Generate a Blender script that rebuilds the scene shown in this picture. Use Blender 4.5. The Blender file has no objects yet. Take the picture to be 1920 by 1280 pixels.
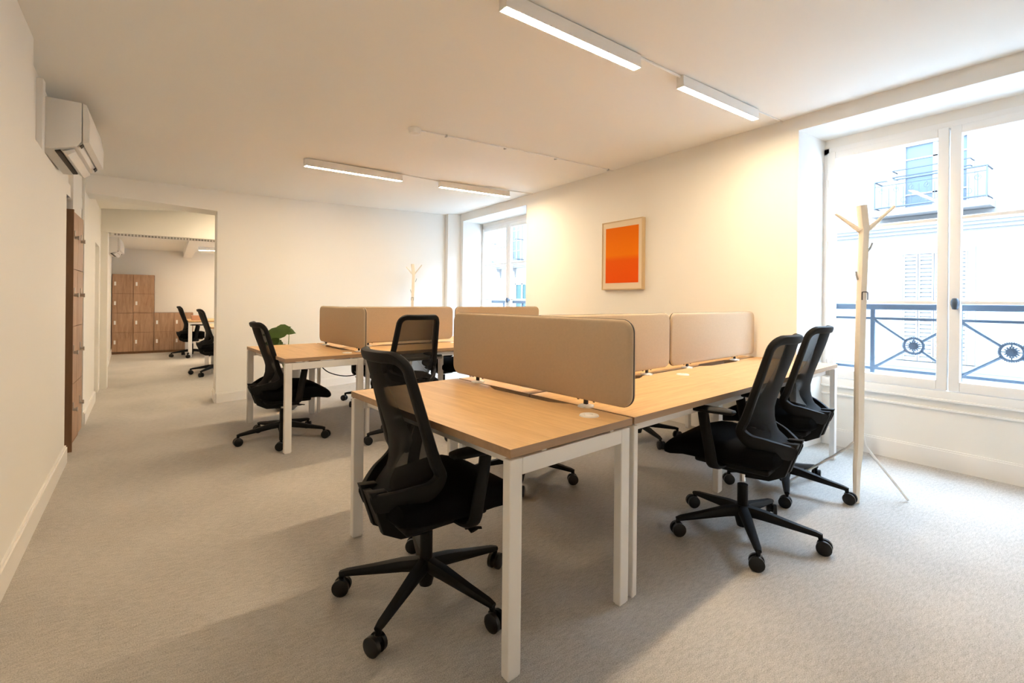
import bpy, bmesh, math, random
from mathutils import Vector, Matrix
PI = math.pi
sc = bpy.context.scene
COL = sc.collection
random.seed(7)

# ------------------------------------------------------------ materials
def new_mat(name):
    m = bpy.data.materials.new(name); m.use_nodes = True
    nt = m.node_tree
    return m, nt, nt.nodes.get('Principled BSDF')

def plain(name, col, rough=0.5, metal=0.0, spec=0.5, bump=0.0, bscale=200.0, var=0.0, vscale=3.0):
    m, nt, b = new_mat(name)
    b.inputs['Base Color'].default_value = (*col, 1)
    b.inputs['Roughness'].default_value = rough
    b.inputs['Metallic'].default_value = metal
    b.inputs['Specular IOR Level'].default_value = spec
    tc = nt.nodes.new('ShaderNodeTexCoord')
    if var > 0:
        n = nt.nodes.new('ShaderNodeTexNoise'); n.inputs['Scale'].default_value = vscale
        n.inputs['Detail'].default_value = 3
        r = nt.nodes.new('ShaderNodeValToRGB')
        r.color_ramp.elements[0].color = (*[c*(1-var) for c in col], 1)
        r.color_ramp.elements[1].color = (*[min(1, c*(1+var)) for c in col], 1)
        nt.links.new(tc.outputs['Object'], n.inputs['Vector'])
        nt.links.new(n.outputs['Fac'], r.inputs['Fac'])
        nt.links.new(r.outputs['Color'], b.inputs['Base Color'])
    if bump > 0:
        n2 = nt.nodes.new('ShaderNodeTexNoise'); n2.inputs['Scale'].default_value = bscale
        n2.inputs['Detail'].default_value = 2
        bp = nt.nodes.new('ShaderNodeBump'); bp.inputs['Strength'].default_value = bump
        bp.inputs['Distance'].default_value = 0.002
        nt.links.new(tc.outputs['Object'], n2.inputs['Vector'])
        nt.links.new(n2.outputs['Fac'], bp.inputs['Height'])
        nt.links.new(bp.outputs['Normal'], b.inputs['Normal'])
    return m

def wood(name, c1, c2, axis='X', stretch=14.0, rough=0.45, scale=6.0, dist=1.2):
    m, nt, b = new_mat(name)
    tc = nt.nodes.new('ShaderNodeTexCoord')
    mp = nt.nodes.new('ShaderNodeMapping')
    s = {'X': (1, stretch, stretch), 'Y': (stretch, 1, stretch), 'Z': (stretch, stretch, 1)}[axis]
    mp.inputs['Scale'].default_value = s
    n = nt.nodes.new('ShaderNodeTexNoise'); n.inputs['Scale'].default_value = scale * 0.25
    n.inputs['Detail'].default_value = 7; n.inputs['Roughness'].default_value = 0.62
    n.inputs['Distortion'].default_value = dist
    n3 = nt.nodes.new('ShaderNodeTexNoise'); n3.inputs['Scale'].default_value = scale * 1.5
    n3.inputs['Detail'].default_value = 4
    mx = nt.nodes.new('ShaderNodeMath'); mx.operation = 'MULTIPLY_ADD'
    mx.inputs[1].default_value = 0.3
    r = nt.nodes.new('ShaderNodeValToRGB')
    r.color_ramp.elements[0].position = 0.42; r.color_ramp.elements[0].color = (*c2, 1)
    r.color_ramp.elements[1].position = 0.85; r.color_ramp.elements[1].color = (*c1, 1)
    nt.links.new(tc.outputs['Object'], mp.inputs['Vector'])
    nt.links.new(mp.outputs['Vector'], n.inputs['Vector'])
    nt.links.new(mp.outputs['Vector'], n3.inputs['Vector'])
    nt.links.new(n3.outputs['Fac'], mx.inputs[0]); nt.links.new(n.outputs['Fac'], mx.inputs[2])
    nt.links.new(mx.outputs[0], r.inputs['Fac'])
    nt.links.new(r.outputs['Color'], b.inputs['Base Color'])
    b.inputs['Roughness'].default_value = rough
    return m

def carpet_mat():
    m, nt, b = new_mat('grey_loop_carpet')
    tc = nt.nodes.new('ShaderNodeTexCoord')
    big = nt.nodes.new('ShaderNodeTexNoise'); big.inputs['Scale'].default_value = 1.3; big.inputs['Detail'].default_value = 5
    mp = nt.nodes.new('ShaderNodeMapping'); mp.inputs['Rotation'].default_value = (0, 0, 0.62)
    mp.inputs['Scale'].default_value = (26, 95, 10)
    st = nt.nodes.new('ShaderNodeTexNoise'); st.inputs['Scale'].default_value = 1.0; st.inputs['Detail'].default_value = 4
    fine = nt.nodes.new('ShaderNodeTexNoise'); fine.inputs['Scale'].default_value = 260; fine.inputs['Detail'].default_value = 2
    nt.links.new(tc.outputs['Object'], big.inputs['Vector'])
    nt.links.new(tc.outputs['Object'], mp.inputs['Vector'])
    nt.links.new(mp.outputs['Vector'], st.inputs['Vector'])
    nt.links.new(tc.outputs['Object'], fine.inputs['Vector'])
    a = nt.nodes.new('ShaderNodeMath'); a.operation = 'MULTIPLY_ADD'; a.inputs[1].default_value = 0.38
    c = nt.nodes.new('ShaderNodeMath'); c.operation = 'MULTIPLY_ADD'; c.inputs[1].default_value = 0.9
    d = nt.nodes.new('ShaderNodeMath'); d.operation = 'MULTIPLY_ADD'; d.inputs[1].default_value = 0.35; d.inputs[2].default_value = 0.0
    nt.links.new(big.outputs['Fac'], d.inputs[0])
    nt.links.new(st.outputs['Fac'], a.inputs[0]); nt.links.new(d.outputs[0], a.inputs[2])
    nt.links.new(fine.outputs['Fac'], c.inputs[0]); nt.links.new(a.outputs[0], c.inputs[2])
    r = nt.nodes.new('ShaderNodeValToRGB')
    r.color_ramp.elements[0].position = 0.55; r.color_ramp.elements[0].color = (0.285, 0.264, 0.236, 1)
    r.color_ramp.elements[1].position = 1.15; r.color_ramp.elements[1].color = (0.59, 0.56, 0.52, 1)
    nt.links.new(c.outputs[0], r.inputs['Fac'])
    nt.links.new(r.outputs['Color'], b.inputs['Base Color'])
    b.inputs['Roughness'].default_value = 0.95; b.inputs['Specular IOR Level'].default_value = 0.1
    bp = nt.nodes.new('ShaderNodeBump'); bp.inputs['Strength'].default_value = 0.35; bp.inputs['Distance'].default_value = 0.003
    nt.links.new(fine.outputs['Fac'], bp.inputs['Height']); nt.links.new(bp.outputs['Normal'], b.inputs['Normal'])
    return m

def mesh_fabric():
    m, nt, b = new_mat('black_net_fabric')
    b.inputs['Base Color'].default_value = (0.0045, 0.0045, 0.005, 1); b.inputs['Roughness'].default_value = 0.7; b.inputs['Specular IOR Level'].default_value = 0.2
    tr = nt.nodes.new('ShaderNodeBsdfTransparent'); mx = nt.nodes.new('ShaderNodeMixShader')
    # yarn thickness: less light passes the weave at a slant, T = T0 ** (1/cos)
    ge = nt.nodes.new('ShaderNodeNewGeometry'); dp = nt.nodes.new('ShaderNodeVectorMath'); dp.operation = 'DOT_PRODUCT'
    nt.links.new(ge.outputs['Normal'], dp.inputs[0]); nt.links.new(ge.outputs['Incoming'], dp.inputs[1])
    ab = nt.nodes.new('ShaderNodeMath'); ab.operation = 'ABSOLUTE'; nt.links.new(dp.outputs['Value'], ab.inputs[0])
    mxm = nt.nodes.new('ShaderNodeMath'); mxm.operation = 'MAXIMUM'; mxm.inputs[1].default_value = 0.1; nt.links.new(ab.outputs[0], mxm.inputs[0])
    dv = nt.nodes.new('ShaderNodeMath'); dv.operation = 'DIVIDE'; dv.inputs[0].default_value = 1.0; nt.links.new(mxm.outputs[0], dv.inputs[1])
    pw = nt.nodes.new('ShaderNodeMath'); pw.operation = 'POWER'; pw.inputs[0].default_value = 0.22; nt.links.new(dv.outputs[0], pw.inputs[1])
    sb = nt.nodes.new('ShaderNodeMath'); sb.operation = 'SUBTRACT'; sb.inputs[0].default_value = 1.0; nt.links.new(pw.outputs[0], sb.inputs[1])
    nt.links.new(sb.outputs[0], mx.inputs[0])
    out = nt.nodes['Material Output']
    nt.links.new(tr.outputs[0], mx.inputs[1]); nt.links.new(b.outputs[0], mx.inputs[2])
    nt.links.new(mx.outputs[0], out.inputs['Surface'])
    return m

def glass_mat():
    m, nt, b = new_mat('window_glass')
    tr = nt.nodes.new('ShaderNodeBsdfTransparent'); tr.inputs[0].default_value = (0.97, 0.985, 1, 1)
    gl = nt.nodes.new('ShaderNodeBsdfGlossy'); gl.inputs['Roughness'].default_value = 0.02
    fr = nt.nodes.new('ShaderNodeFresnel'); fr.inputs['IOR'].default_value = 1.45
    mx = nt.nodes.new('ShaderNodeMixShader')
    ge = nt.nodes.new('ShaderNodeNewGeometry'); iv = nt.nodes.new('ShaderNodeMath'); iv.operation = 'SUBTRACT'; iv.inputs[0].default_value = 1.0
    ml = nt.nodes.new('ShaderNodeMath'); ml.operation = 'MULTIPLY'
    nt.links.new(ge.outputs['Backfacing'], iv.inputs[1]); nt.links.new(fr.outputs[0], ml.inputs[0]); nt.links.new(iv.outputs[0], ml.inputs[1])
    nt.links.new(ml.outputs[0], mx.inputs[0]); nt.links.new(tr.outputs[0], mx.inputs[1]); nt.links.new(gl.outputs[0], mx.inputs[2])
    nt.links.new(mx.outputs[0], nt.nodes['Material Output'].inputs['Surface'])
    return m

def emit(name, col, s):
    m, nt, b = new_mat(name)
    b.inputs['Base Color'].default_value = (*col, 1)
    b.inputs['Emission Color'].default_value = (*col, 1); b.inputs['Emission Strength'].default_value = s
    return m

def print_mat():
    # orange colour-field print, two soft bands in the ink itself
    m, nt, b = new_mat('orange_print')
    tc = nt.nodes.new('ShaderNodeTexCoord'); sp = nt.nodes.new('ShaderNodeSeparateXYZ')
    r = nt.nodes.new('ShaderNodeValToRGB'); e = r.color_ramp.elements
    e[0].position = 0.0; e[0].color = (0.72, 0.085, 0.004, 1)
    e[1].position = 1.0; e[1].color = (0.74, 0.155, 0.004, 1)
    x = e.new(0.40); x.color = (0.73, 0.105, 0.004, 1)
    x = e.new(0.50); x.color = (0.76, 0.185, 0.003, 1)
    nt.links.new(tc.outputs['Generated'], sp.inputs[0]); nt.links.new(sp.outputs['Z'], r.inputs['Fac'])
    nt.links.new(r.outputs['Color'], b.inputs['Base Color']); b.inputs['Roughness'].default_value = 0.8; b.inputs['Specular IOR Level'].default_value = 0.1
    return m

M = {}
M['wall'] = plain('white_wall_paint', (0.80, 0.785, 0.745), 0.6, spec=0.25, bump=0.08, bscale=120)
M['ceiling'] = plain('white_ceiling_paint', (0.81, 0.80, 0.76), 0.7, spec=0.2, bump=0.05, bscale=60)
M['trim'] = plain('white_gloss_trim', (0.82, 0.80, 0.77), 0.35)
M['win'] = plain('white_window_paint', (0.83, 0.825, 0.81), 0.35)
M['carpet'] = carpet_mat()
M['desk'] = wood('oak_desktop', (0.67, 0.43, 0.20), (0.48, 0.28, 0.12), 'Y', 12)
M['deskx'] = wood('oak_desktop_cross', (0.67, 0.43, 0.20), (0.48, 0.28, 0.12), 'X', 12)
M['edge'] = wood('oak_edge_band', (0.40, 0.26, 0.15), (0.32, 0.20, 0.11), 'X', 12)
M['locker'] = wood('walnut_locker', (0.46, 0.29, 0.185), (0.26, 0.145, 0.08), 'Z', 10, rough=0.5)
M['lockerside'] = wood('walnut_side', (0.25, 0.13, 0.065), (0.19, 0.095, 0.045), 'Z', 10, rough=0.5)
M['metal'] = plain('white_powder_coat', (0.80, 0.78, 0.75), 0.38)
M['plastic'] = plain('white_plastic', (0.80, 0.79, 0.77), 0.35)
M['greyplastic'] = plain('grey_plastic', (0.45, 0.45, 0.45), 0.4)
M['black'] = plain('black_nylon', (0.0045, 0.0045, 0.005), 0.55, spec=0.2)
M['blacksoft'] = plain('black_seat_fabric', (0.0032, 0.0034, 0.0042), 0.9, spec=0.08, bump=0.3, bscale=600)
M['rubber'] = plain('black_rubber', (0.006, 0.006, 0.0065), 0.35, spec=0.35)
M['net'] = mesh_fabric()
M['chrome'] = plain('chrome', (0.7, 0.7, 0.7), 0.18, metal=1)
M['steel'] = plain('brushed_steel', (0.55, 0.53, 0.5), 0.35, metal=1)
M['felt'] = plain('taupe_fabric', (0.565, 0.445, 0.318), 0.9, spec=0.15, bump=0.35, bscale=700, var=0.06, vscale=90)
M['seam'] = plain('dark_seam', (0.03, 0.027, 0.025), 0.6)
M['lamp'] = emit('lamp_diffuser', (1.0, 0.785, 0.525), 63.0)
M['glass'] = glass_mat()
M['birch'] = plain('pale_birch', (0.86, 0.80, 0.70), 0.5, var=0.05, vscale=8)
M['iron'] = plain('painted_iron', (0.06, 0.09, 0.13), 0.45)
M['ironfar'] = plain('balcony_iron', (0.012, 0.017, 0.025), 0.5)
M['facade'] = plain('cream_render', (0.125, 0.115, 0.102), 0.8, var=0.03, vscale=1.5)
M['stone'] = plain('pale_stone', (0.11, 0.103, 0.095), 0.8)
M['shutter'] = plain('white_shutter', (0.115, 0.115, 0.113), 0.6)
M['farglass'] = plain('far_window_glass', (0.05, 0.062, 0.075), 0.5, spec=0.1)
M['tealglass'] = plain('teal_window_glass', (0.012, 0.030, 0.027), 0.5, spec=0.1)
M['leaf'] = plain('monstera_leaf', (0.12, 0.20, 0.055), 0.4, var=0.25, vscale=12)
M['stem'] = plain('leaf_stem', (0.20, 0.30, 0.10), 0.5)
M['pot'] = plain('grey_planter', (0.22, 0.215, 0.21), 0.6)
M['soil'] = plain('soil', (0.05, 0.035, 0.02), 0.95, bump=0.5, bscale=80)
M['oakframe'] = plain('pale_oak_frame', (0.56, 0.41, 0.23), 0.45, var=0.05, vscale=20)
M['mat'] = plain('cream_mount', (0.72, 0.60, 0.44), 0.8)
M['print'] = print_mat()
M['dark'] = plain('dark_slot', (0.03, 0.025, 0.02), 0.6)
M['cardboard'] = plain('salmon_box', (0.62, 0.36, 0.24), 0.7)
M['street'] = plain('street', (0.35, 0.35, 0.35), 0.9)

# ------------------------------------------------------------ mesh helpers
def bx(bm, x0, x1, y0, y1, z0, z1, bev=0.0, seg=2):
    vs = [bm.verts.new(p) for p in ((x0,y0,z0),(x1,y0,z0),(x1,y1,z0),(x0,y1,z0),(x0,y0,z1),(x1,y0,z1),(x1,y1,z1),(x0,y1,z1))]
    fs = [bm.faces.new([vs[i] for i in f]) for f in ((3,2,1,0),(4,5,6,7),(0,1,5,4),(1,2,6,5),(2,3,7,6),(3,0,4,7))]
    if bev > 0:
        es = set(e for f in fs for e in f.edges)
        bmesh.ops.bevel(bm, geom=list(es), offset=bev, segments=seg, affect='EDGES', profile=0.5)
    return vs

def prism(bm, pts, axis, a, b, bev=0.0, seg=2):
    """pts 2D polygon; extruded along axis from a to b. axis 'y': pts=(x,z); 'z': pts=(x,y); 'x': pts=(y,z)"""
    def mk(p, t):
        return {'y': (p[0], t, p[1]), 'z': (p[0], p[1], t), 'x': (t, p[0], p[1])}[axis]
    A = [bm.verts.new(mk(p, a)) for p in pts]; B = [bm.verts.new(mk(p, b)) for p in pts]
    n = len(pts)
    fs = [bm.faces.new(A), bm.faces.new(B[::-1])]
    sides = [bm.faces.new((A[i], B[i], B[(i+1) % n], A[(i+1) % n])) for i in range(n)]
    bmesh.ops.recalc_face_normals(bm, faces=fs + sides)
    if bev > 0:
        es = set(e for f in fs for e in f.edges)
        bmesh.ops.bevel(bm, geom=list(es), offset=bev, segments=seg, affect='EDGES', profile=0.5)

def cyl(bm, p, q, r, r2=None, n=16, cap=True):
    p, q = Vector(p), Vector(q); r2 = r if r2 is None else r2
    t = (q-p).normalized(); u = t.orthogonal().normalized(); v = t.cross(u)
    A = [bm.verts.new(p + (u*math.cos(k*2*PI/n) + v*math.sin(k*2*PI/n))*r) for k in range(n)]
    B = [bm.verts.new(q + (u*math.cos(k*2*PI/n) + v*math.sin(k*2*PI/n))*r2) for k in range(n)]
    fs = [bm.faces.new((A[i], A[(i+1) % n], B[(i+1) % n], B[i])) for i in range(n)]
    if cap: fs += [bm.faces.new(A[::-1]), bm.faces.new(B)]
    return fs

def sweep(bm, pts, secs, side, n=10, e=2.6, closed=False):
    """superelliptic tube; secs: (half along side, half along t x side) per point"""
    pts = [Vector(p) for p in pts]; N = len(pts); rings = []
    for i in range(N):
        if closed: t = (pts[(i+1) % N]-pts[i-1])
        else: t = pts[min(i+1, N-1)]-pts[max(i-1, 0)]
        t.normalize()
        s = Vector(side[i] if isinstance(side, list) else side)
        s = (s - t*s.dot(t)).normalized(); w = t.cross(s)
        a, b = secs[i] if isinstance(secs, list) else secs
        ring = []
        for k in range(n):
            th = 2*PI*(k+0.5)/n; c, d = math.cos(th), math.sin(th)
            f = (abs(c)**e + abs(d)**e)**(-1/e)
            ring.append(bm.verts.new(pts[i] + s*(a*c*f) + w*(b*d*f)))
        rings.append(ring)
    R = N if closed else N-1
    for i in range(R):
        A, B = rings[i], rings[(i+1) % N]
        for k in range(n): bm.faces.new((A[k], A[(k+1) % n], B[(k+1) % n], B[k]))
    if not closed:
        bm.faces.new(rings[0][::-1]); bm.faces.new(rings[-1])

def lathe(bm, prof, n=32, c=(0, 0, 0)):
    rings = []
    for r, z in prof:
        if r < 1e-6: rings.append([bm.verts.new((c[0], c[1], c[2]+z))])
        else: rings.append([bm.verts.new((c[0]+r*math.cos(2*PI*k/n), c[1]+r*math.sin(2*PI*k/n), c[2]+z)) for k in range(n)])
    for A, B in zip(rings, rings[1:]):
        for k in range(n):
            a = A[k % len(A)]; a2 = A[(k+1) % len(A)]; b = B[k % len(B)]; b2 = B[(k+1) % len(B)]
            vs = []
            for v in (a, a2, b2, b):
                if v not in vs: vs.append(v)
            if len(vs) > 2: bm.faces.new(vs)

def smooth_path(P, k=6):
    """Catmull-Rom through P"""
    P = [Vector(p) for p in P]; out = []
    Q = [P[0]*2-P[1]] + P + [P[-1]*2-P[-2]]
    for i in range(1, len(Q)-2):
        for j in range(k):
            t = j/k; a, b, c, d = Q[i-1], Q[i], Q[i+1], Q[i+2]
            out.append(0.5*((2*b) + (c-a)*t + (2*a-5*b+4*c-d)*t*t + (3*b-a-3*c+d)*t**3))
    out.append(P[-1]); return out

def obj(name, bm, mat, parent=None, smooth=False, loc=None):
    me = bpy.data.meshes.new(name)
    bmesh.ops.recalc_face_normals(bm, faces=bm.faces[:])
    bm.to_mesh(me); bm.free()
    mats = mat if isinstance(mat, (list, tuple)) else [mat]
    for x in mats: me.materials.append(M[x])
    if smooth:
        for p in me.polygons: p.use_smooth = True
        try: me.set_sharp_from_angle(angle=math.radians(38))
        except Exception: pass
    o = bpy.data.objects.new(name, me); COL.objects.link(o)
    if parent: o.parent = parent
    if loc: o.location = loc
    return o

def thing(name, label, cat, loc=(0, 0, 0), rz=0.0, group=None):
    o = bpy.data.objects.new(name, None); COL.objects.link(o)
    o.empty_display_size = 0.1
    o.location = loc; o.rotation_euler = (0, 0, rz); tag(o, label, cat, group); return o

def tag(o, label=None, cat=None, group=None, kind=None):
    if label: o['label'] = label
    if cat: o['category'] = cat
    if group: o['group'] = group
    if kind: o['kind'] = kind
    return o

def struct(name, bm, mat, smooth=False):
    return tag(obj(name, bm, mat, None, smooth), kind='structure')

def dup(root, loc, rz, label=None, group=None):
    r = root.copy(); COL.objects.link(r); r.location = loc; r.rotation_euler = (0, 0, rz)
    if label: r['label'] = label
    if group: r['group'] = group
    for ch in list(root.children):
        c = ch.copy(); COL.objects.link(c); c.parent = r
        for g in list(ch.children):
            d = g.copy(); COL.objects.link(d); d.parent = c
    return r

NB = bmesh.new
XM, XW = 4.20, 4.66           # room face of the right wall, face of the wall inside its window recesses
def XL(y):                                    # left wall line, bends a little in the passage
    if y < 6.0: return -0.545 - 0.031*(y-2.78)
    if y < 8.4: return -0.645 - 0.035*(y-6.0)
    return -0.729 - 0.0525*(y-8.4)
def YB(x): return 6.43 + (x-0.45)*0.312       # partition line

# ------------------------------------------------------------ room
bm = NB()
N1, N2 = 24, 40
bx(bm, -2.2, 4.9, -0.75, 14.2, -0.2, 0.0)
struct('floor', bm, 'carpet')

def zc(x, y):
    L = 2.51 - 0.0147*max(0, y-3.2)**2; L = max(L, 2.33)
    R = 2.755 - 0.003*y
    xl = XL(y); t = (x-xl)/(4.2-xl)
    return L + (R-L)*t
bm = NB()
xs = [-0.9 + 5.2*i/26 for i in range(27)]; ys = [-0.75 + 8.75*j/44 for j in range(45)]
G = [[bm.verts.new((x, y, zc(x, y))) for x in xs] for y in ys]
H = [[bm.verts.new((x, y, zc(x, y)+0.2)) for x in xs] for y in ys]
for j in range(44):
    for i in range(26):
        bm.faces.new((G[j][i], G[j+1][i], G[j+1][i+1], G[j][i+1])); bm.faces.new((H[j][i], H[j][i+1], H[j+1][i+1], H[j+1][i]))
for j in range(44):
    bm.faces.new((G[j][0], H[j][0], H[j+1][0], G[j+1][0])); bm.faces.new((G[j][26], G[j+1][26], H[j+1][26], H[j][26]))
for i in range(26):
    bm.faces.new((G[0][i], G[0][i+1], H[0][i+1], H[0][i])); bm.faces.new((G[44][i], H[44][i], H[44][i+1], G[44][i+1]))
struct('ceiling', bm, 'ceiling', True)

def wall_seg(bm, y0, y1, z0, z1, d0=0.0, d1=0.3):
    """piece of left wall following XL, d = distance behind the face"""
    P = [(XL(y0)-d0, y0), (XL(y1)-d0, y1), (XL(y1)-d1, y1), (XL(y0)-d1, y0)]
    prism(bm, P, 'z', z0, z1)
bm = NB()
wall_seg(bm, -0.75, 3.38, 0, 2.8)
wall_seg(bm, 3.38, 4.70, 0, 2.02)
wall_seg(bm, 3.38, 5.32, 2.02, 2.8, 0.05)
wall_seg(bm, 5.32, 5.98, 1.88, 2.8, 0.02)
wall_seg(bm, 5.98, 7.30, 0, 2.8)
wall_seg(bm, 7.30, 7.95, 1.84, 2.8)
wall_seg(bm, 7.95, 8.4, 0, 2.8); wall_seg(bm, 8.4, 13.7, 0, 2.8)
struct('wall_left', bm, 'wall')
bm = NB()   # alcove behind the lockers
bx(bm, -1.35, -1.25, 4.4, 6.3, 0, 2.2); bx(bm, -1.3, -0.7, 4.50, 4.695, 0, 2.015); bx(bm, -1.3, -0.66, 5.98, 6.1, 0, 2.1)
bx(bm, -1.3, -0.66, 4.7, 6.1, 2.02, 2.12)
struct('wall_alcove', bm, 'wall')
bm = NB()
prism(bm, [(XL(7.3)-0.12, 7.3), (XL(7.95)-0.12, 7.95), (XL(7.95)-0.17, 7.95), (XL(7.3)-0.17, 7.3)], 'z', 0.0, 1.84)
door1 = struct('door_1', bm, 'trim')
bm = NB(); cyl(bm, (XL(7.4)-0.12, 7.40, 0.95), (XL(7.4)-0.07, 7.40, 0.95), 0.012); cyl(bm, (XL(7.4)-0.075, 7.40, 0.95), (XL(7.4)-0.075, 7.50, 0.95), 0.009)
obj('door_handle', bm, 'steel', door1, True)

# right wall with deep window recesses
REC = [(0.13, 1.82, 2.635), (5.50, 7.33, 2.60), (8.6, 10.3, 2.3), (11.3, 13.0, 2.3)]   # y0,y1,top (room face)
INN = [(0.16, 1.80), (5.66, 7.45), (8.6, 10.3), (11.3, 13.0)]
bm = NB()
def solid_quad(bm, P, z0, z1): prism(bm, P, 'z', z0, z1)
prev_o, prev_i = -0.75, -0.75
for (a, b, top), (ia, ib) in zip(REC, INN):
    solid_quad(bm, [(XM, prev_o), (XM, a), (XW+0.2, ia), (XW+0.2, prev_i)], 0, 3.0)
    solid_quad(bm, [(XM, a), (XM, b), (XW+0.2, ib), (XW+0.2, ia)], top, 3.0)
    prev_o, prev_i = b, ib
solid_quad(bm, [(XM, prev_o), (XM, 14.0), (XW+0.2, 14.0), (XW+0.2, prev_i)], 0, 3.0)
struct('wall_right', bm, 'wall')
WIN = [(0.975, 2.56, 1.69), (6.58, 2.55, 1.72), (9.45, 2.25, 1.66), (12.15, 2.25, 1.66)]  # centre y, top of frame, width
bm = NB()
for (ia, ib), w in zip(INN, WIN):
    bx(bm, XW, XW+0.2, ia-0.05, ib+0.05, 0, 0.53)
    bx(bm, XW, XW+0.2, ia-0.05, ib+0.05, w[1], 2.9)
    bx(bm, XW+0.02, XW+0.2, ia-0.1, w[0]-w[2]/2+0.02, 0.4, 2.8); bx(bm, XW+0.02, XW+0.2, w[0]+w[2]/2-0.02, ib+0.1, 0.4, 2.8)
struct('wall_recess', bm, 'wall')

# partition with the wide opening, header, and header further on
def part_seg(bm, x0, x1, z0, z1, th=0.36):
    P = [(x0, YB(x0)), (x1, YB(x1)), (x1, YB(x1)+th), (x0, YB(x0)+th)]
    prism(bm, P, 'z', z0, z1)
bm = NB()
part_seg(bm, 0.45, 4.35, 0, 2.9); part_seg(bm, -0.9, 0.45, 2.205, 2.9)
struct('wall_back', bm, 'wall')
bm = NB()
bx(bm, -1.2, 4.6, 8.20, 8.36, 2.15, 2.9); bx(bm, 2.6, 4.6, 8.20, 8.36, 0, 2.055); bx(bm, -0.95, -0.652, 8.2, 8.36, 0, 2.055)
bx(bm, -0.95, 4.6, 8.17, 8.39, 2.055, 2.15)
struct('wall_middle', bm, 'wall')
bm = NB(); bx(bm, -1.4, 4.9, 13.45, 13.7, 0, 2.9); struct('wall_far', bm, 'wall')
bm = NB(); bx(bm, -0.75, 4.9, -0.75, -0.55, 0, 3.0); struct('wall_behind', bm, 'wall')
bm = NB(); prism(bm, [(-1.2, YB(-1.2)+0.1), (4.6, YB(4.6)+0.1), (4.6, 8.3), (-1.2, 8.3)], 'z', 2.50, 2.62); bx(bm, -1.4, 4.9, 8.36, 13.7, 2.27, 2.39)
struct('ceiling_back_rooms', bm, 'ceiling')
bm = NB(); bx(bm, 0.27, 0.44, 8.4, 13.45, 2.14, 2.272); struct('beam', bm, 'ceiling')
# perforated rail under the second header
bm = NB(); bx(bm, -0.62, 0.9, 8.235, 8.325, 2.025, 2.055)
rail = struct('trim_1', bm, 'plastic')
bm = NB()
for k in range(38):
    x = -0.59 + k*0.036
    bx(bm, x, x+0.020, 8.233, 8.236, 2.029, 2.036); bx(bm, x, x+0.020, 8.233, 8.236, 2.043, 2.050)
o = obj('slots', bm, 'dark', rail); o['kind'] = 'stuff'
# boxed pipe in the far right corner
bm = NB(); bx(bm, 3.95, 4.2, YB(3.95)-0.10, YB(4.2), 0, 2.8); struct('trim_2', bm, 'wall')

# baseboards
def base(name, pts, h=0.13, t=0.016, flip=1):
    bm = NB()
    for (x0, y0), (x1, y1) in zip(pts, pts[1:]):
        d = Vector((x1-x0, y1-y0)); n = Vector((-d.y, d.x)).normalized()*t*flip
        prism(bm, [(x0, y0), (x1, y1), (x1+n.x, y1+n.y), (x0+n.x, y0+n.y)], 'z', 0, h-0.012)
        prism(bm, [(x0, y0), (x1, y1), (x1+n.x*.6, y1+n.y*.6), (x0+n.x*.6, y0+n.y*.6)], 'z', h-0.012, h)
    return struct(name, bm, 'trim')
base('baseboard_left', [(XL(-0.55), -0.55), (XL(4.71), 4.71)], 0.125, flip=-1)
base('baseboard_passage', [(XL(5.99), 5.99), (XL(7.30), 7.30)], 0.12, flip=-1)
base('baseboard_passage_far', [(XL(8.4), 8.4), (XL(13.45), 13.45)], 0.12, flip=-1)
base('baseboard_back', [(0.45, YB(0.45)), (3.95, YB(3.95))], 0.115, flip=-1)
base('baseboard_right', [(XM, -0.55), (XM, 0.13)], 0.145)
base('baseboard_right_middle', [(XM, 1.82), (XM, 5.5)], 0.145)
base('baseboard_recess', [(XW, 0.16), (XW, 1.8)], 0.145, 0.02)
base('baseboard_recess_far', [(XW, 5.66), (XW, 7.45)], 0.145, 0.02)
base('baseboard_jamb', [(0.45, YB(0.45)+0.36), (0.45, YB(0.45)-0.01)], 0.115, flip=-1)

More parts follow.
